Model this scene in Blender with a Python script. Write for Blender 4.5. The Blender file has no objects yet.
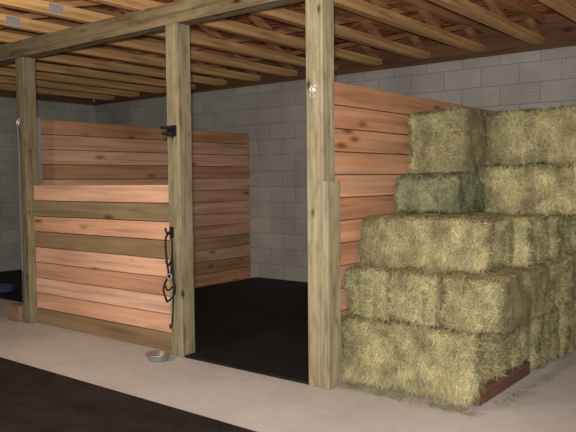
import bpy, bmesh, math, random
import numpy as np
from mathutils import Vector, Matrix, noise
random.seed(4); np.random.seed(4)
S=bpy.context.scene
S.view_settings.view_transform='Standard'
COL=S.collection

# ---------------------------------------------------------------- camera
cam=bpy.data.cameras.new('camera'); cam.lens=43.0; cam.sensor_width=36
co=bpy.data.objects.new('camera',cam); COL.objects.link(co)
YAW=math.radians(38.5)
co.matrix_world=Matrix.Translation((0,0,1.28))@Matrix.Rotation(YAW,4,'Z')@Matrix.Rotation(math.radians(87),4,'X')@Matrix.Rotation(math.radians(-0.6),4,'Z')
S.camera=co

# ---------------------------------------------------------------- node helpers
def newmat(name,rough=.8,metal=0):
    m=bpy.data.materials.new(name); m.use_nodes=True
    nt=m.node_tree; b=nt.nodes['Principled BSDF']
    b.inputs['Roughness'].default_value=rough; b.inputs['Metallic'].default_value=metal
    b.inputs['Specular IOR Level'].default_value=.3
    return m,nt,b
def N(nt,t,**k):
    n=nt.nodes.new(t)
    for a,v in k.items(): setattr(n,a,v)
    return n
def L(nt,a,b): nt.links.new(a,b)
def ramp(nt,src,stops):
    r=nt.nodes.new('ShaderNodeValToRGB'); e=r.color_ramp.elements
    while len(e)<len(stops): e.new(.5)
    for i,(p,c) in enumerate(stops):
        e[i].position=p; e[i].color=(c[0],c[1],c[2],1) if hasattr(c,'__len__') else (c,c,c,1)
    L(nt,src,r.inputs[0]); return r.outputs[0]
def mul(nt,a,b,fac=1,mode='MULTIPLY'):
    m=nt.nodes.new('ShaderNodeMix'); m.data_type='RGBA'; m.blend_type=mode
    m.inputs[0].default_value=fac
    for i,x in ((6,a),(7,b)):
        if isinstance(x,(tuple,list)): m.inputs[i].default_value=(x[0],x[1],x[2],1)
        else: L(nt,x,m.inputs[i])
    return m.outputs[2]
def bump(nt,b,h,s=.4,d=.01):
    n=nt.nodes.new('ShaderNodeBump'); n.inputs['Strength'].default_value=s; n.inputs['Distance'].default_value=d
    L(nt,h,n.inputs['Height']); L(nt,n.outputs[0],b.inputs['Normal'])

def wood(name,axis,base=(1,1,1),knots=True,contrast=1.0,kc=(.45,.30,.20),ks=(2.0,6.0),stain=False,g1=28):
    m,nt,b=newmat(name,.75)
    tc=N(nt,'ShaderNodeTexCoord'); at=N(nt,'ShaderNodeAttribute',attribute_name='seed')
    vm=N(nt,'ShaderNodeVectorMath',operation='ADD'); L(nt,tc.outputs['Object'],vm.inputs[0]); L(nt,at.outputs['Fac'],vm.inputs[1])
    def mp(al,ac):
        s=[ac]*3; s[axis]=al
        q=N(nt,'ShaderNodeMapping'); q.inputs['Scale'].default_value=s; L(nt,vm.outputs[0],q.inputs[0]); return q.outputs[0]
    n1=N(nt,'ShaderNodeTexNoise'); n1.inputs['Scale'].default_value=1; n1.inputs['Detail'].default_value=5; n1.inputs['Distortion'].default_value=.6
    L(nt,mp(1.2,g1),n1.inputs[0])
    lo=1-.4*contrast
    g=ramp(nt,n1.outputs[0],[(.3,lo),(.5,.94),(.7,1.1)])
    n2=N(nt,'ShaderNodeTexNoise'); n2.inputs['Scale'].default_value=1; n2.inputs['Detail'].default_value=2
    L(nt,mp(1.1,4),n2.inputs[0])
    g2=ramp(nt,n2.outputs[0],[(.3,(.80,.74,.68)),(.65,(1.06,1.05,1.04))])
    col=mul(nt,g,g2)
    if stain:
        n3=N(nt,'ShaderNodeTexNoise'); n3.inputs['Scale'].default_value=1; n3.inputs['Detail'].default_value=6
        L(nt,mp(6,22),n3.inputs[0])
        col=mul(nt,col,ramp(nt,n3.outputs[0],[(.30,(.64,.60,.52)),(.5,(.96,.96,.94)),(.7,(1.06,1.06,1.05))]))
    if knots:
        v=N(nt,'ShaderNodeTexVoronoi'); v.inputs['Scale'].default_value=1; L(nt,mp(*ks),v.inputs[0])
        k=ramp(nt,v.outputs['Distance'],[(.06,kc),(.11,tuple((x+1)/2 for x in kc)),(.19,(1,1,1))])
        col=mul(nt,col,k)
    ca=N(nt,'ShaderNodeAttribute',attribute_name='Col')
    col=mul(nt,col,ca.outputs['Color']); col=mul(nt,col,base)
    L(nt,col,b.inputs['Base Color']); bump(nt,b,n1.outputs[0],.25,.004)
    return m
W_X=wood('board_wood_x',0,contrast=.85); W_Z=wood('post_wood_z',2,kc=(.16,.09,.06),contrast=1.15,ks=(4.2,8.5),stain=True,g1=50); W_Y=wood('truss_wood_y',1,knots=False,contrast=1.2)
W_H=wood('beam_wood_x',0,kc=(.18,.10,.07),contrast=1.1,ks=(3.0,7.5),stain=True,g1=45)

def blockmat(name,ax):
    m,nt,b=newmat(name,.95)
    tc=N(nt,'ShaderNodeTexCoord'); sp=N(nt,'ShaderNodeSeparateXYZ'); cb=N(nt,'ShaderNodeCombineXYZ')
    L(nt,tc.outputs['Object'],sp.inputs[0]); L(nt,sp.outputs[ax],cb.inputs[0]); L(nt,sp.outputs[2],cb.inputs[1])
    br=N(nt,'ShaderNodeTexBrick'); L(nt,cb.outputs[0],br.inputs[0])
    br.inputs['Scale'].default_value=1; br.inputs['Brick Width'].default_value=.4; br.inputs['Row Height'].default_value=.2
    br.inputs['Mortar Size'].default_value=.006; br.inputs['Mortar Smooth'].default_value=.5; br.inputs['Bias'].default_value=0
    br.inputs['Color1'].default_value=(.47,.455,.42,1); br.inputs['Color2'].default_value=(.405,.395,.365,1); br.inputs['Mortar'].default_value=(.31,.30,.28,1)
    n=N(nt,'ShaderNodeTexNoise'); n.inputs['Scale'].default_value=60; n.inputs['Detail'].default_value=4; L(nt,tc.outputs['Object'],n.inputs[0])
    n2=N(nt,'ShaderNodeTexNoise'); n2.inputs['Scale'].default_value=2.2; n2.inputs['Detail'].default_value=5; L(nt,tc.outputs['Object'],n2.inputs[0])
    c=mul(nt,br.outputs[0],ramp(nt,n.outputs[0],[(.3,.80),(.7,1.15)]))
    c=mul(nt,c,ramp(nt,n2.outputs[0],[(.3,.84),(.7,1.10)]))
    L(nt,c,b.inputs['Base Color'])
    iv=N(nt,'ShaderNodeMath',operation='MULTIPLY_ADD'); L(nt,br.outputs['Fac'],iv.inputs[0]); iv.inputs[1].default_value=-1; 
    L(nt,n.outputs[0],iv.inputs[2])
    bump(nt,b,iv.outputs[0],.35,.005)
    return m
def noisemat(name,c1,c2,scale,rough=.85,bs=.2,bd=.003,c3=None,s2=1.2,metal=0,fine=None):
    m,nt,b=newmat(name,rough,metal)
    tc=N(nt,'ShaderNodeTexCoord')
    n=N(nt,'ShaderNodeTexNoise'); n.inputs['Scale'].default_value=scale; n.inputs['Detail'].default_value=6; L(nt,tc.outputs['Object'],n.inputs[0])
    c=ramp(nt,n.outputs[0],[(.3,c1),(.7,c2)])
    n2=N(nt,'ShaderNodeTexNoise'); n2.inputs['Scale'].default_value=s2; n2.inputs['Detail'].default_value=5; L(nt,tc.outputs['Object'],n2.inputs[0])
    c=mul(nt,c,ramp(nt,n2.outputs[0],[(.35,c3 or .85),(.65,1.05)]))
    L(nt,c,b.inputs['Base Color']); bump(nt,b,n.outputs[0],bs,bd); return m
CONC=noisemat('concrete',(.55,.56,.55),(.61,.62,.61),12,.75,.02,.001,c3=.88,s2=1.2)
RUB=noisemat('black_rubber',(.006,.006,.007),(.020,.020,.021),45,.75,.5,.006,c3=.45,s2=2.5)
GRND=noisemat('dark_matting',(.010,.007,.007),(.042,.031,.032),60,.9,.8,.008,c3=.4,s2=4)
STEEL=noisemat('galvanised_steel',(.50,.51,.52),(.65,.66,.67),30,.4,.05,.001,metal=.5)
SATIN=noisemat('stainless',(.46,.46,.47),(.54,.54,.55),10,.35,0,.001,metal=.75)
BLACK=noisemat('black_webbing',(.008,.008,.009),(.02,.02,.022),80,.6,.2,.001)
BLUE=noisemat('blue_rope_fibre',(.04,.05,.14),(.08,.10,.22),80,.7,.2,.001)
WHITE=noisemat('pale_rope_fibre',(.22,.23,.25),(.34,.35,.37),80,.7,.2,.001)
TWINE=noisemat('twine_fibre',(.40,.34,.2),(.55,.48,.3),60,.7,.2,.001)
PORC=noisemat('porcelain',(.6,.6,.58),(.7,.7,.68),5,.3)
GLASS,nt_,b_=newmat('lit_bulb',.3); b_.inputs['Emission Color'].default_value=(1,.8,.55,1); b_.inputs['Emission Strength'].default_value=6
OSB,nt,b=newmat('strand_board',.8)
tc=N(nt,'ShaderNodeTexCoord'); mpn=N(nt,'ShaderNodeMapping'); mpn.inputs['Scale'].default_value=(6,14,6); mpn.inputs['Rotation'].default_value=(0,0,.6); L(nt,tc.outputs['Object'],mpn.inputs[0])
v=N(nt,'ShaderNodeTexVoronoi'); v.inputs['Scale'].default_value=2; L(nt,mpn.outputs[0],v.inputs[0])
sx=N(nt,'ShaderNodeSeparateColor'); L(nt,v.outputs['Color'],sx.inputs[0])
c=ramp(nt,sx.outputs[0],[(0,(.24,.06,.03)),(.5,(.56,.20,.10)),(1,(.95,.50,.28))]); L(nt,c,b.inputs['Base Color'])
def haymat(name,dk,lt):
    m,nt,b=newmat(name,.85)
    tc=N(nt,'ShaderNodeTexCoord'); ca=N(nt,'ShaderNodeAttribute',attribute_name='Col')
    q=N(nt,'ShaderNodeMapping'); q.inputs['Scale'].default_value=(60,25,90); L(nt,tc.outputs['Object'],q.inputs[0])
    n=N(nt,'ShaderNodeTexNoise'); n.inputs['Scale'].default_value=1.3; n.inputs['Detail'].default_value=4; n.inputs['Distortion'].default_value=2; L(nt,q.outputs[0],n.inputs[0])
    n2=N(nt,'ShaderNodeTexNoise'); n2.inputs['Scale'].default_value=7; n2.inputs['Detail'].default_value=4; L(nt,tc.outputs['Object'],n2.inputs[0])
    c=ramp(nt,n.outputs[0],[(.3,dk),(.72,lt)])
    c=mul(nt,c,ramp(nt,n2.outputs[0],[(.32,.60),(.5,.95),(.66,1.30)])); c=mul(nt,c,ca.outputs['Color'])
    L(nt,c,b.inputs['Base Color']); bump(nt,b,n.outputs[0],.8,.01); return m
HAY=haymat('dry_hay',(.28,.25,.115),(.60,.545,.30))
HAYG=haymat('green_hay',(.215,.225,.115),(.43,.45,.255))

# ---------------------------------------------------------------- mesh builder
class MB:
    def __init__(s): s.v=[];s.f=[];s.c=[];s.s=[];s.m=[]
    def face(s,f,col,sd=0,mi=0): s.f.append(f); s.c.append(col); s.s.append(sd); s.m.append(mi)
    def box(s,a,b,col=(1,1,1),M=None,mi=0):
        i=len(s.v)
        P=[Vector((x,y,z)) for z in (a[2],b[2]) for y in (a[1],b[1]) for x in (a[0],b[0])]
        if M: P=[M@p for p in P]
        s.v+=P; sd=random.random()*50
        for f in ((0,2,3,1),(4,5,7,6),(0,1,5,4),(2,6,7,3),(0,4,6,2),(1,3,7,5)):
            s.face([i+k for k in f],col,sd,mi)
    def prism(s,poly,z0,z1,col=(1,1,1)):
        i=len(s.v); n=len(poly)
        s.v+=[Vector((x,y,z0)) for x,y in poly]+[Vector((x,y,z1)) for x,y in poly]
        s.face([i+k for k in range(n)][::-1],col); s.face([i+n+k for k in range(n)],col)
        for k in range(n): s.face([i+k,i+(k+1)%n,i+n+(k+1)%n,i+n+k],col)
    def tube(s,pts,r,n=8,col=(1,1,1),mi=0,closed=False,flat=1.0):
        pts=[Vector(p) for p in pts]; m=len(pts); base=len(s.v)
        for k,p in enumerate(pts):
            a=pts[(k-1)%m] if (closed or k>0) else p; c=pts[(k+1)%m] if (closed or k<m-1) else p
            t=(c-a).normalized(); up=Vector((0,0,1)) if abs(t.z)<.9 else Vector((0,1,0))
            u=t.cross(up).normalized(); w=t.cross(u).normalized()
            for j in range(n):
                an=2*math.pi*j/n; s.v.append(p+u*math.cos(an)*r+w*math.sin(an)*r*flat)
        for k in range(m if closed else m-1):
            for j in range(n):
                a=base+k*n; b2=base+((k+1)%m)*n
                s.face([a+j,a+(j+1)%n,b2+(j+1)%n,b2+j],col,0,mi)
        if not closed:
            s.face([base+j for j in range(n)][::-1],col,0,mi)
            s.face([base+(m-1)*n+j for j in range(n)],col,0,mi)
    def lathe(s,prof,n=28,o=(0,0,0),col=(1,1,1),mi=0):
        base=len(s.v); o=Vector(o)
        for r,z in prof:
            for j in range(n):
                an=2*math.pi*j/n; s.v.append(o+Vector((r*math.cos(an),r*math.sin(an),z)))
        for k in range(len(prof)-1):
            for j in range(n):
                a=base+k*n
                s.face([a+j,a+(j+1)%n,a+n+(j+1)%n,a+n+j],col,0,mi)
    def obj(s,name,mats,origin=(0,0,0),rot=0,bevel=0,smooth=False,parent=None):
        me=bpy.data.meshes.new(name); me.from_pydata([tuple(p) for p in s.v],[],s.f)
        for m in (mats if isinstance(mats,list) else [mats]): me.materials.append(m)
        bm=bmesh.new(); bm.from_mesh(me); bmesh.ops.recalc_face_normals(bm,faces=bm.faces[:]); bm.to_mesh(me); bm.free()
        nl=[p.loop_total for p in me.polygons]
        cc=np.repeat(np.array([(c[0],c[1],c[2],1.) for c in s.c],dtype=np.float32),nl,axis=0)
        ss=np.repeat(np.array(s.s,dtype=np.float32),nl)
        me.color_attributes.new('Col','FLOAT_COLOR','CORNER'); me.attributes.new('seed','FLOAT','CORNER')
        me.attributes['Col'].data.foreach_set('color',cc.ravel()); me.attributes['seed'].data.foreach_set('value',ss)
        me.polygons.foreach_set('use_smooth',[smooth]*len(s.f)); me.polygons.foreach_set('material_index',s.m)
        ob=bpy.data.objects.new(name,me); COL.objects.link(ob); ob.location=Vector(origin); ob.rotation_euler[2]=rot
        if bevel:
            md=ob.modifiers.new('bevel','BEVEL'); md.width=bevel; md.segments=2; md.limit_method='ANGLE'
        if parent: ob.parent=parent
        return ob
def tag(o,label,cat,group=None):
    o['label']=label; o['category']=cat
    if group: o['group']=group
    return o
def struct(o): o['kind']='structure'; return o
def one(name,a,b,mat,**k):
    c=Vector(((a[0]+b[0])/2,(a[1]+b[1])/2,a[2])); m=MB(); m.box(Vector(a)-c,Vector(b)-c,k.pop('col',(1,1,1)))
    return m.obj(name,mat,origin=c,**k)
def empty(name,loc):
    e=bpy.data.objects.new(name,None); COL.objects.link(e); e.location=loc; e.empty_display_size=.1; return e

# ---------------------------------------------------------------- dims
YB=6.75; XL=-9.3; XR=3.0; Y0=-2.5; WH=2.50; TZ=2.56; CZ=2.86
PX=[-5.745,-3.735,-2.475]; PY=3.44; h=.063
struct(one('floor',(XL-.2,Y0,-.2),(XR,YB+.2,0),CONC))
struct(one('wall_back',(XL-.2,YB,0),(XR,YB+.2,WH),blockmat('block_x',0)))
struct(one('wall_left',(XL-.2,Y0,0),(XL,YB,WH),blockmat('block_y',1)))
struct(one('ceiling',(XL-.2,Y0,CZ),(XR,YB+.2,CZ+.02),OSB))
struct(one('trim_1',(XL-.2,YB+.005,WH),(XR,YB+.145,TZ),W_X,col=(.16,.09,.05)))
struct(one('trim_2',(XL-.2,YB+.15,TZ),(XR,YB+.19,CZ),W_X,col=(.22,.11,.06)))
struct(one('trim_3',(XL-.15,Y0,WH),(XL-.02,YB,CZ),W_Y,col=(.20,.12,.07)))

m=MB(); ya=PY+h+.004; yb=PY-h+.01
m.prism([(PX[0]-.15,ya),(PX[1]+h+.004,ya),(PX[1]+h+.004,yb),(PX[2]-h-.004,yb),(PX[2]-h-.004,ya),(PX[2]-.03,ya),(PX[2]-.03,YB-.01),(PX[0]-.15,YB-.01)],0,.018)
o=m.obj('rubber_mat',RUB,bevel=.004)
tag(o,'black rubber stall mat covering the floor inside the stall','rubber mat')
o=one('rubber_mat',(XL+.02,Y0+.1,0),(-1.0,2.555,.02),GRND,bevel=.004)
tag(o,'black textured matting covering the concrete beside the aisle','rubber mat')
o=one('rubber_mat',(XL+.02,PY+.5,0),(PX[0]-.33,YB-.01,.018),RUB,bevel=.004)
tag(o,'black rubber mat on the floor beyond the outer post','rubber mat')

# ---------------------------------------------------------------- posts
PC=[(.27,.245,.16),(.345,.315,.205),(.405,.37,.24)]
for i,x in enumerate(PX):
    mb=MB(); mb.box((-h,-h,0),(h,h,2.40),PC[i]); p=mb.obj('support_post',W_Z,origin=(x,PY,0),bevel=.006)
    tag(p,['knotty treated timber post at the outer end of the stall','knotty treated timber post between front panel and stall opening','knotty treated timber post beside the stacked hay bales'][i],'post','timber posts carrying the beam')
mb=MB()
mb.box((XL+.02,-.06,0),(XR,-.005,.15),(.26,.215,.13)); mb.box((XL+.02,.0,0),(XR,.06,.16),(.26,.215,.13))
tag(mb.obj('header_beam',W_H,origin=(0,PY,2.40),bevel=.004),'long doubled timber beam resting on the posts','beam')
mb=MB(); mb.box((0,-.065,0),(.035,.07,1.27),(.42,.38,.25))
tag(mb.obj('jamb_board',W_Z,origin=(PX[2]+h+.001,PY-.005,0),bevel=.003),'short upright treated board fixed against the post near the hay','board')

# ---------------------------------------------------------------- board panels
OR=[(.72,.42,.26),(.60,.32,.18),(.80,.50,.34),(.56,.32,.18),(.68,.38,.22),(.84,.54,.37),(.60,.40,.24)]
def panel(length,n,bh,cols,th=.038):
    mb=MB()
    for k in range(n):
        z=k*bh; mb.box((0,-th/2+random.uniform(-.002,.002),z+.003),(length+random.uniform(-.004,.004),th/2,z+bh-.003),cols[k])
    return mb
cols=[(.36,.26,.15),(.84,.51,.34),(.92,.60,.44),(.76,.44,.28),(.88,.55,.38),(.38,.27,.15),(.84,.50,.33),(.34,.28,.16),(.86,.54,.37)]
L0=PX[1]-PX[0]-2*h-.004
o=panel(L0,9,.1395,cols).obj('stall_front_panel',W_X,origin=(PX[0]+h+.002,PY+.025,0.0),bevel=.003)
tag(o,'half-height stall front of stacked orange and olive boards between two posts','stall panel')
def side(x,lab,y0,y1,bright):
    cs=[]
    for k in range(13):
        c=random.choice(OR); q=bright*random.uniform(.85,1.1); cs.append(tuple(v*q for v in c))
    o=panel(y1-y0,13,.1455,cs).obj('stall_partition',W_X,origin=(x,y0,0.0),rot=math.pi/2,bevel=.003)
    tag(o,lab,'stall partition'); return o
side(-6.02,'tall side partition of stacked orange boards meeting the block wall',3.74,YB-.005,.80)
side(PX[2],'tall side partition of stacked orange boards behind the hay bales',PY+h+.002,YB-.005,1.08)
o=one('metal_channel',(-6.045,3.69,0.0),(-5.995,3.735,1.90),STEEL,bevel=.002)
tag(o,'upright galvanised metal channel holding partition board ends','metal channel')

# ---------------------------------------------------------------- floor trusses
def truss_parts():
    P=[]
    y0,y1=Y0+.3,YB+.14
    hw=.036; ch=.085; H=.298
    m=MB(); m.box((-hw,y0,0),(hw,y1,ch),(.74,.45,.20)); P.append(('bottom_chord',m,W_Y,None))  # bottom chord tinted as lit; upper truss parts carry shade in their tint
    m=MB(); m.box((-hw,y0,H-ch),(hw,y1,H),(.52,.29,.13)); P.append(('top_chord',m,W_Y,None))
    y=y1-.05; step=.60; up=True
    for k in range(40):
        ya,yb=(y,y-(.34 if up else step))
        if yb<y0: break
        zlo,zhi=ch-.012,H-ch+.012
        za,zb=(zlo,zhi) if up else (zhi,zlo)
        a=Vector((0,ya,za)); b=Vector((0,yb,zb)); ln=(b-a).length
        R=(b-a).to_track_quat('Y','Z').to_matrix().to_4x4(); M=Matrix.Translation((a+b)/2)@R
        m=MB(); m.box((-hw+.003,-ln/2,-.022),(hw-.003,ln/2,.022),(.47,.26,.12),M); P.append(('web',m,W_Y,None))  # darker tint paints the shade on the webs
        y=yb; up=not up
    for yy,zz in ((3.08,.008),(2.62,.21)):
        q=MB(); q.box((hw+.0003,yy-.06,zz),(hw+.0015,yy+.06,zz+.07)); P.append(('nail_plate',q,STEEL,'galvanised nail plate'))
    return P
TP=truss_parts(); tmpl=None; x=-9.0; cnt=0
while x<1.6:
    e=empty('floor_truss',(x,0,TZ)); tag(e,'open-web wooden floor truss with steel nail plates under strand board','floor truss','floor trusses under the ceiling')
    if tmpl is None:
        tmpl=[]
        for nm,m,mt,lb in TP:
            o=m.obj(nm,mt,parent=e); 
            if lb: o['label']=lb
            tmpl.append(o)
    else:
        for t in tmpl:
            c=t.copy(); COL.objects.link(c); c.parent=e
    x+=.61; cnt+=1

# ---------------------------------------------------------------- hay
def blades(pts,nrm,rng,lmin,lmax,w,lift=.25,tilt=None,dirs=None):
    n=len(pts)
    r=rng.normal(size=(n,3)) if dirs is None else dirs
    if tilt is not None: r=r*np.array(tilt)
    t=r-(r*nrm).sum(1)[:,None]*nrm; t/=np.linalg.norm(t,axis=1)[:,None]+1e-9
    d=t+nrm*rng.uniform(-.05,lift,size=(n,1)); d/=np.linalg.norm(d,axis=1)[:,None]
    ln=rng.uniform(lmin,lmax,size=(n,1))
    s=np.cross(d,nrm); s/=np.linalg.norm(s,axis=1)[:,None]+1e-9
    ww=w*rng.uniform(.5,1.3,size=(n,1))
    a=pts+nrm*.003-d*ln*.35; b=pts+nrm*.003+d*ln*.65
    mid=(a+b)/2+nrm*rng.uniform(0,.008,size=(n,1))
    V=np.stack([a-s*ww/2,a+s*ww/2,mid+s*ww/2,mid-s*ww/2,b+s*ww*.3,b-s*ww*.3],1).reshape(-1,3)
    i=np.arange(n)[:,None]*6
    F=np.concatenate([i+np.array([0,1,2,3]),i+np.array([3,2,4,5])],1).reshape(-1,4)
    return V,F
def bale(a,b,axis,seed,mat,label,nbl=9000,fuzz=1.0):
    rng=np.random.default_rng(seed); a=Vector(a); b=Vector(b); c=Vector(((a.x+b.x)/2,(a.y+b.y)/2,a.z)); sz=b-a
    e=empty('hay_bale',c)
    tag(e,label,'hay bale','hay bales in the stack')
    if axis=='x': Lx,Ly=sz.x,sz.y; rot=0
    else: Lx,Ly=sz.y,sz.x; rot=math.pi/2
    Lz=sz.z; e.rotation_euler[2]=rot
    tone=rng.uniform(.86,1.10)
    bm=bmesh.new(); bmesh.ops.create_cube(bm,size=1)
    bmesh.ops.subdivide_edges(bm,edges=bm.edges[:],cuts=17,use_grid_fill=True)
    r=.045; hx,hy,hz=Lx/2-.002,Ly/2-.002,Lz/2
    off=Vector((seed*3.1,seed*1.7,seed*.9))
    sdir='z' if Lz>Ly else 'y'
    sp=(-max(Ly,Lz)*.17,max(Ly,Lz)*.17)
    for v in bm.verts:
        p=Vector((v.co.x*2*hx,v.co.y*2*hy,v.co.z*2*hz))
        rr=r*(1+.6*noise.noise(p*3+off))
        q=Vector((max(-hx+rr,min(hx-rr,p.x)),max(-hy+rr,min(hy-rr,p.y)),max(-hz+rr*.6,min(hz-rr*.6,p.z))))
        d=p-q
        if d.length>1e-6: dn=d.normalized(); p=q+Vector((dn.x*rr,dn.y*rr,dn.z*rr*.6))
        else: dn=Vector((0,0,0))
        nz=noise.fractal(p*5+off,1,2,4)*.032+noise.noise(p*22+off)*.008
        fl=math.sin(p.x*2*math.pi/.105+seed+noise.noise(p*4+off)*3)*.004
        g=0
        cc=p.z if sdir=='z' else p.y
        for s_ in sp: g-=.014*math.exp(-((cc-s_)/.018)**2)
        p+=dn*(max(-.018,min(nz+fl,.012))+g-.002)
        if p.z>0: p.z-=.014*(.5+.5*noise.noise(Vector((p.x*3,p.y*3,seed*5.))))*max(0,p.z/hz)
        p.z=max(-hz+.001,min(hz-.001,p.z)); v.co=p+Vector((0,0,Lz/2))
    bm.normal_update()
    bm.verts.ensure_lookup_table(); bm.faces.ensure_lookup_table()
    bv=np.array([tuple(v.co) for v in bm.verts]); bf=[[v.index for v in f.verts] for f in bm.faces]
    ar=np.array([f.calc_area() for f in bm.faces]); nn=np.array([tuple(f.normal) for f in bm.faces]); bm.free()
    back=nn[:,1] if axis=='x' else nn[:,0]
    pr=ar*(nn[:,2]>-.6)*(back<.8); pr/=pr.sum()
    k=rng.choice(len(bf),nbl,p=pr)
    vs=bv[np.array(bf)]
    w=rng.dirichlet([1,1,1,1],nbl)[:,:,None]
    pts=(vs[k]*w).sum(1); nr=nn[k]
    V,F=blades(pts,nr,rng,.02,.10,.0031,.38*fuzz,tilt=(.6,1,1))
    ns=900; k2=rng.choice(len(bf),ns,p=pr); V2,F2=blades(vs[k2].mean(1),nn[k2],rng,.08,.18,.0028,.6)
    F=np.concatenate([F,F2+len(V)]); V=np.concatenate([V,V2]); tot=nbl+ns
    fr=.04
    nh=4500 if fuzz>1 else 900
    if axis=='x' and a.y<4.3:
        px_=rng.uniform(-Lx/2,Lx/2,nh); u=rng.uniform(0,1,nh)
        z0=-.04 if fuzz>1 else 0
        P3=np.stack([px_,-Ly/2+.015-rng.uniform(0,.03,nh)-.02*(1-u),z0+.14*u],1)
        dr=np.stack([rng.normal(size=nh)*.5,rng.normal(size=nh)*.1,-np.ones(nh)],1)
        V3,F3=blades(P3,np.tile([0,-1.,0],(nh,1)),rng,.03,.09,.0032,.3,dirs=dr)
        F=np.concatenate([F,F3+len(V)]); V=np.concatenate([V,V3]); tot+=nh
    zl=-a.z+.003 if fuzz>1 else -.012
    if a.z<.01: zl=.002
    if axis=='x': lo=(-Lx/2,-Ly/2-fr*(1.6 if fuzz>1 else .7)); hi=(Lx/2+.03,Ly/2)
    else: lo=(-Lx/2-fr*.8,-Ly/2-.002); hi=(Lx/2,Ly/2+.002)
    V[:,0]=np.clip(V[:,0],lo[0],hi[0]); V[:,1]=np.clip(V[:,1],lo[1],hi[1]); V[:,2]=np.clip(V[:,2],zl,Lz+.008)
    me=bpy.data.meshes.new('hay')
    nb=len(bv); allv=np.concatenate([bv,V]); 
    me.from_pydata(allv.tolist(),[],bf+(F+nb).tolist())
    me.materials.append(mat)
    me.color_attributes.new('Col','FLOAT_COLOR','POINT')
    colr=np.ones((len(allv),4)); colr[:nb,:3]=.66*tone
    t=tone*rng.uniform(.62,1.42,size=(tot,1))*(1+rng.normal(size=(tot,3))*.05)
    colr[nb:,:3]=np.repeat(t,6,axis=0)
    me.attributes['Col'].data.foreach_set('color',colr.ravel().astype(np.float32))
    me.polygons.foreach_set('use_smooth',[True]*len(bf)+[False]*len(F))
    o=bpy.data.objects.new('hay',me); COL.objects.link(o); o.parent=e
    for s_ in sp:
        mb=MB(); X=Lx/2-.022
        if sdir=='y':
            Z0,Z1=.004,Lz-.010
            loop=[(-X,s_,Z0+.03),(-X+.03,s_,Z0),(X-.03,s_,Z0),(X,s_,Z0+.03),(X,s_,Z1-.03),(X-.03,s_,Z1),(-X+.03,s_,Z1),(-X,s_,Z1-.03)]
        else:
            Y=Ly/2-.018; z=Lz/2+s_
            loop=[(-X,-Y+.03,z),(-X+.03,-Y,z),(X-.03,-Y,z),(X,-Y+.03,z),(X,Y-.03,z),(X-.03,Y,z),(-X+.03,Y,z),(-X,Y-.03,z)]
        mb.tube(loop,.0035,6,closed=True); mb.obj('twine',TWINE,parent=e,smooth=True)
    return e
T='tightly bound tan hay bale '
B=[
((-2.44,3.57,.085),(-1.53,4.00,.41),'x',HAY,'loose shaggy hay bale lying lowest on the pallet, spilling strands'),
((-2.44,4.01,.085),(-1.54,4.44,.41),'x',HAY,T+'on the pallet'),
((-2.44,4.46,.0),(-1.49,4.92,.41),'x',HAY,T+'lying on the concrete'),
((-2.44,4.93,.0),(-1.47,5.38,.41),'x',HAY,T+'lying on the concrete'),
((-2.44,5.40,.0),(-1.45,5.85,.41),'x',HAY,T+'lying on the concrete'),
((-2.44,3.62,.412),(-2.105,4.48,.73),'y',HAY,T+'set end-on against the partition'),
((-2.10,3.58,.412),(-1.765,4.47,.73),'y',HAY,T+'set end-on between two others'),
((-1.76,3.61,.412),(-1.40,4.485,.73),'y',HAY,T+'set end-on at the stack corner'),
((-2.44,4.487,.412),(-1.42,4.93,.73),'x',HAY,T+'in the second layer'),
((-2.44,4.933,.412),(-1.44,5.38,.73),'x',HAY,T+'in the second layer'),
((-2.44,5.383,.412),(-1.42,5.84,.73),'x',HAY,T+'in the second layer'),
((-2.43,3.80,.732),(-1.56,4.20,1.04),'x',HAY,'long tan hay bale lying crosswise on three end-on bales'),
((-2.43,4.204,.732),(-1.46,4.62,1.03),'x',HAY,T+'in the third layer'),
((-2.43,4.623,.732),(-1.44,5.06,1.03),'x',HAY,T+'in the third layer'),
((-2.43,5.064,.732),(-1.42,5.50,1.03),'x',HAY,T+'in the third layer'),
((-2.42,4.24,1.042),(-1.95,5.06,1.31),'y',HAYG,'greener hay bale set end-on beneath the topmost bale'),
((-2.42,5.07,1.032),(-1.95,5.93,1.31),'y',HAY,T+'behind the greener bale'),
((-1.94,4.56,1.035),(-1.08,5.04,1.36),'x',HAY,'long tan hay bale beside the greener bale'),
((-2.42,4.44,1.312),(-1.98,5.3,1.76),'y',HAY,'tan hay bale standing on edge on top beside the partition'),
((-1.97,4.74,1.362),(-1.07,5.14,1.75),'x',HAY,'tan hay bale on edge on top of the stack'),
]
for i,(a,b,ax,mt,lb) in enumerate(B): bale(a,b,ax,i+1,mt,lb,nbl=12000 if i==0 else 9000,fuzz=1.8 if i==0 else 1.0)
rng=np.random.default_rng(77)
pp=[]
for (x0,y0,x1,y1,n,sg) in [(-2.38,3.50,-1.5,3.47,450,.03),(-1.44,3.7,-1.38,5.4,300,.03)]:
    t=rng.uniform(0,1,(n,1)); p=np.concatenate([x0+(x1-x0)*t,y0+(y1-y0)*t,np.zeros((n,1))],1)
    p[:,:2]+=rng.normal(size=(n,2))*sg; p[:,2]=rng.uniform(.002,.012,n); pp.append(p)
pts=np.concatenate(pp)
pts=pts[(pts[:,0]>-2.36)]
V,F=blades(pts,np.tile([0,0,1.],(len(pts),1)),rng,.02,.08,.0035,.1)
V[:,2]=np.maximum(V[:,2],.001)
me=bpy.data.meshes.new('loose_hay'); me.from_pydata(V.tolist(),[],F.tolist()); me.materials.append(HAY)
me.color_attributes.new('Col','FLOAT_COLOR','POINT')
cc=np.ones((len(V),4)); cc[:,:3]=np.repeat(rng.uniform(.6,1.3,(len(pts),1)),6,axis=0); me.attributes['Col'].data.foreach_set('color',cc.ravel().astype(np.float32))
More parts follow.
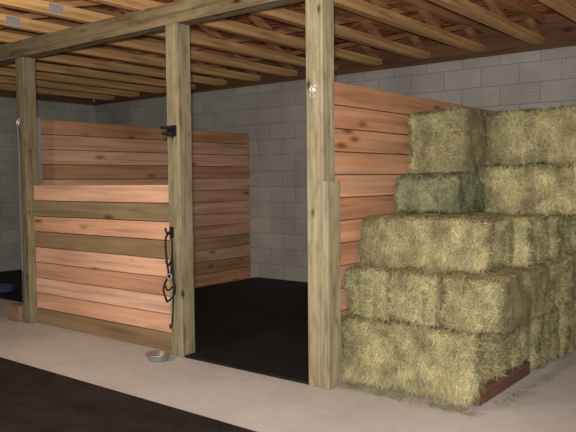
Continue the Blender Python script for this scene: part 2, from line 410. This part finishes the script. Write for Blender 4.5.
o=bpy.data.objects.new('loose_hay',me); COL.objects.link(o); o['kind']='stuff'; tag(o,'loose hay strands littering the concrete around the stack','loose hay')

# pallet
e=empty('pallet',(-2.0,4.05,0)); tag(e,'low reddish-brown wooden pallet under the hay bales','pallet')
for k in range(3):
    xx=-.43+k*.42
    m=MB(); m.box((xx,-.42,0),(xx+.06,.39,.062),(.17,.09,.06)); m.obj('runner',W_Y,parent=e,bevel=.002)
for k in range(5):
    yy=-.42+k*.163
    m=MB(); m.box((-.43,yy,.063),(.472,yy+.158,.083),(.20,.11,.07)); m.obj('deck_board',W_X,parent=e,bevel=.001)

# ---------------------------------------------------------------- hardware
yf=PY-h-.014
def arc(pts,n=24):
    P=[Vector(p) for p in pts]; out=[]
    for i in range(len(P)-1):
        p0=P[max(i-1,0)];p1=P[i];p2=P[i+1];p3=P[min(i+2,len(P)-1)]
        for k in range(6):
            t=k/6; out.append(.5*((2*p1)+(-p0+p2)*t+(2*p0-5*p1+4*p2-p3)*t*t+(-p0+3*p1-3*p2+p3)*t**3))
    out.append(P[-1]); return out
xm=PX[1]-.03
e=empty('hanging_halter',(xm,yf,.90)); tag(e,'black webbing halter and lead hanging from a hook on the post','halter')
m=MB(); m.tube([(0,.014,0),(0,-.03,0),(0,-.045,.02),(0,-.045,.045)],.007); m.box((-.02,.008,-.03),(.02,.014,.05)); m.obj('hook',BLACK,parent=e,smooth=False)
def st(pts,r=.007,nm='strap'):
    m=MB(); m.tube(arc(pts),r,8,flat=.7); m.obj(nm,BLACK,parent=e,smooth=True)
st([(0,-.02,.012),(-.035,-.018,-.05),(-.028,-.016,-.2),(-.012,-.016,-.30),(-.05,-.016,-.36),(-.07,-.016,-.42),(-.03,-.018,-.50)],.009)
st([(0,-.02,.012),(.035,-.018,-.04),(.028,-.016,-.2),(.018,-.016,-.30),(.05,-.016,-.36),(.045,-.016,-.44),(-.03,-.018,-.50)],.009)
st([(-.03,-.022,-.2),(0,-.028,-.23),(.022,-.022,-.2)],.010)
st([(-.015,-.022,-.31),(0,-.026,-.30),(.02,-.022,-.31)],.011)
st([(-.05,-.026,-.36),(-.01,-.03,-.41),(.04,-.026,-.38)],.008)
st([(.035,-.022,-.05),(.045,-.02,-.3),(.035,-.018,-.5),(.02,-.016,-.64),(.005,-.018,-.69),(-.01,-.016,-.66)],.007,'lead')
m=MB(); m.tube([(.018+.022*math.cos(t),-.034,-.31+.022*math.sin(t)) for t in np.linspace(0,2*math.pi,16,endpoint=False)],.004,6,closed=True); m.obj('ring',STEEL,parent=e,smooth=True)
e=empty('gate_latch',(PX[1]-.02,PY-h,1.62)); tag(e,'black iron latch bracket screwed to the timber post','latch')
m=MB(); m.box((-.04,-.007,-.018),(.06,0,.06)); m.obj('back_plate',BLACK,parent=e,bevel=.002)
m=MB(); m.tube(arc([(-.035,-.006,.045),(-.045,-.05,.045),(.0,-.06,.04),(.05,-.05,.045),(.05,-.006,.045)]),.010); m.tube(arc([(-.035,-.006,0),(-.04,-.045,0),(.0,-.055,-.008),(.045,-.045,0),(.045,-.006,0)]),.008); m.obj('latch_bar',BLACK,parent=e,smooth=True)
e=empty('snap_hook',(PX[2]-.005,PY-h,1.815)); tag(e,'small galvanised eye plate with snap on the timber post','snap hook')
m=MB(); m.box((-.022,-.004,-.012),(.022,0,.035)); m.obj('eye_plate',STEEL,parent=e,bevel=.002)
m=MB(); m.tube([(.018*math.cos(t),-.016+.004*math.sin(t),.01+.018*math.sin(t)) for t in np.linspace(0,2*math.pi,14,endpoint=False)],.004,6,closed=True)
m.tube([(.012*math.cos(t)+.002,-.018,-.028+.022*math.sin(t)) for t in np.linspace(0,2*math.pi,14,endpoint=False)],.004,6,closed=True); m.obj('ring',STEEL,parent=e,smooth=True)
xr=PX[0]-.02; 
e=empty('lead_rope',(xr,PY-h-.012,1.80)); tag(e,'pale lead rope with blue end hanging down the outer post','rope')
m=MB(); m.tube([(.014*math.cos(t),-.004,.02+.03*math.sin(t)) for t in np.linspace(0,2*math.pi,14,endpoint=False)],.004,6,closed=True); m.box((-.014,.005,.03),(.014,.012,.06)); m.obj('clip',STEEL,parent=e)
m=MB(); m.tube(arc([(0,-.006,-.01),(.006,-.004,-.3),(-.002,-.004,-.7),(.005,-.004,-1.1),(.008,-.004,-1.32)]),.0045); m.obj('cord',WHITE,parent=e,smooth=True)
m=MB(); m.tube(arc([(.008,-.004,-1.325),(.01,-.005,-1.45),(.004,-.004,-1.62)]),.006); m.obj('cord_end',BLUE,parent=e,smooth=True)

m=MB(); m.box((-.20,-.08,0),(.0,.06,.15),(.36,.25,.15))
tag(m.obj('timber_block',W_X,origin=(PX[0]-h-.03,PY-.0,0),bevel=.006),'short rough timber block on concrete beside the outer post','timber block')
m=MB()
for k in range(3):
    m.tube([( (.10)*math.cos(t),(.10)*math.sin(t),.013+.024*k) for t in np.linspace(0,2*math.pi,28,endpoint=False)],.012,8,closed=True)
tag(m.obj('hose_coil',BLUE,origin=(-7.55,4.17,.02),smooth=True),'small coil of dark blue hose lying on black matting','hose')

m=MB(); m.lathe([(0.0,.006),(.050,.006),(.066,.02),(.082,.046),(.094,.052),(.098,.049),(.094,.044),(.088,.042),(.074,.016),(.066,.0),(0,.0)],36)
o=m.obj('pet_bowl',SATIN,origin=(-3.77,3.23,0),smooth=True); tag(o,'small stainless steel bowl on concrete by the post','bowl')

# ---------------------------------------------------------------- lights
def bulb(loc,power,col,lab):
    e=empty('ceiling_lamp',(loc[0],loc[1],TZ)); tag(e,lab,'lamp')
    m=MB(); m.lathe([(0,0),(.05,0),(.055,-.02),(.03,-.04),(.02,-.06),(0,-.06)],20); m.obj('lamp_holder',PORC,parent=e,smooth=True)
    m=MB(); m.lathe([(0.012,-.06),(.015,-.075),(.03,-.1),(.03,-.12),(.018,-.142),(0,-.148)],16); m.obj('bulb',GLASS,parent=e,smooth=True)
    l=bpy.data.lights.new('bulb_light','POINT'); l.energy=power; l.color=col; l.shadow_soft_size=.06
    lo=bpy.data.objects.new('bulb_light',l); COL.objects.link(lo); lo.location=(loc[0],loc[1],TZ-.22)
bulb((-3.73,1.2,0),74,(1,.84,.66),'bare bulb lamp fixed under the trusses')
bulb((-.6,1.5,0),24,(1,.86,.70),'bare bulb lamp fixed under the trusses by the hay')
fl=bpy.data.lights.new('camera_flash','AREA'); fl.energy=170; fl.size=.08; fl.color=(1,.965,.92)
fo=bpy.data.objects.new('camera_flash',fl); COL.objects.link(fo); fo.matrix_world=Matrix.Translation((.0,-.03,1.37))@Matrix.Rotation(YAW,4,'Z')@Matrix.Rotation(math.radians(94),4,'X')
w=bpy.data.worlds.new('world'); S.world=w; w.use_nodes=True
w.node_tree.nodes['Background'].inputs[0].default_value=(.95,.97,1,1); w.node_tree.nodes['Background'].inputs[1].default_value=.08
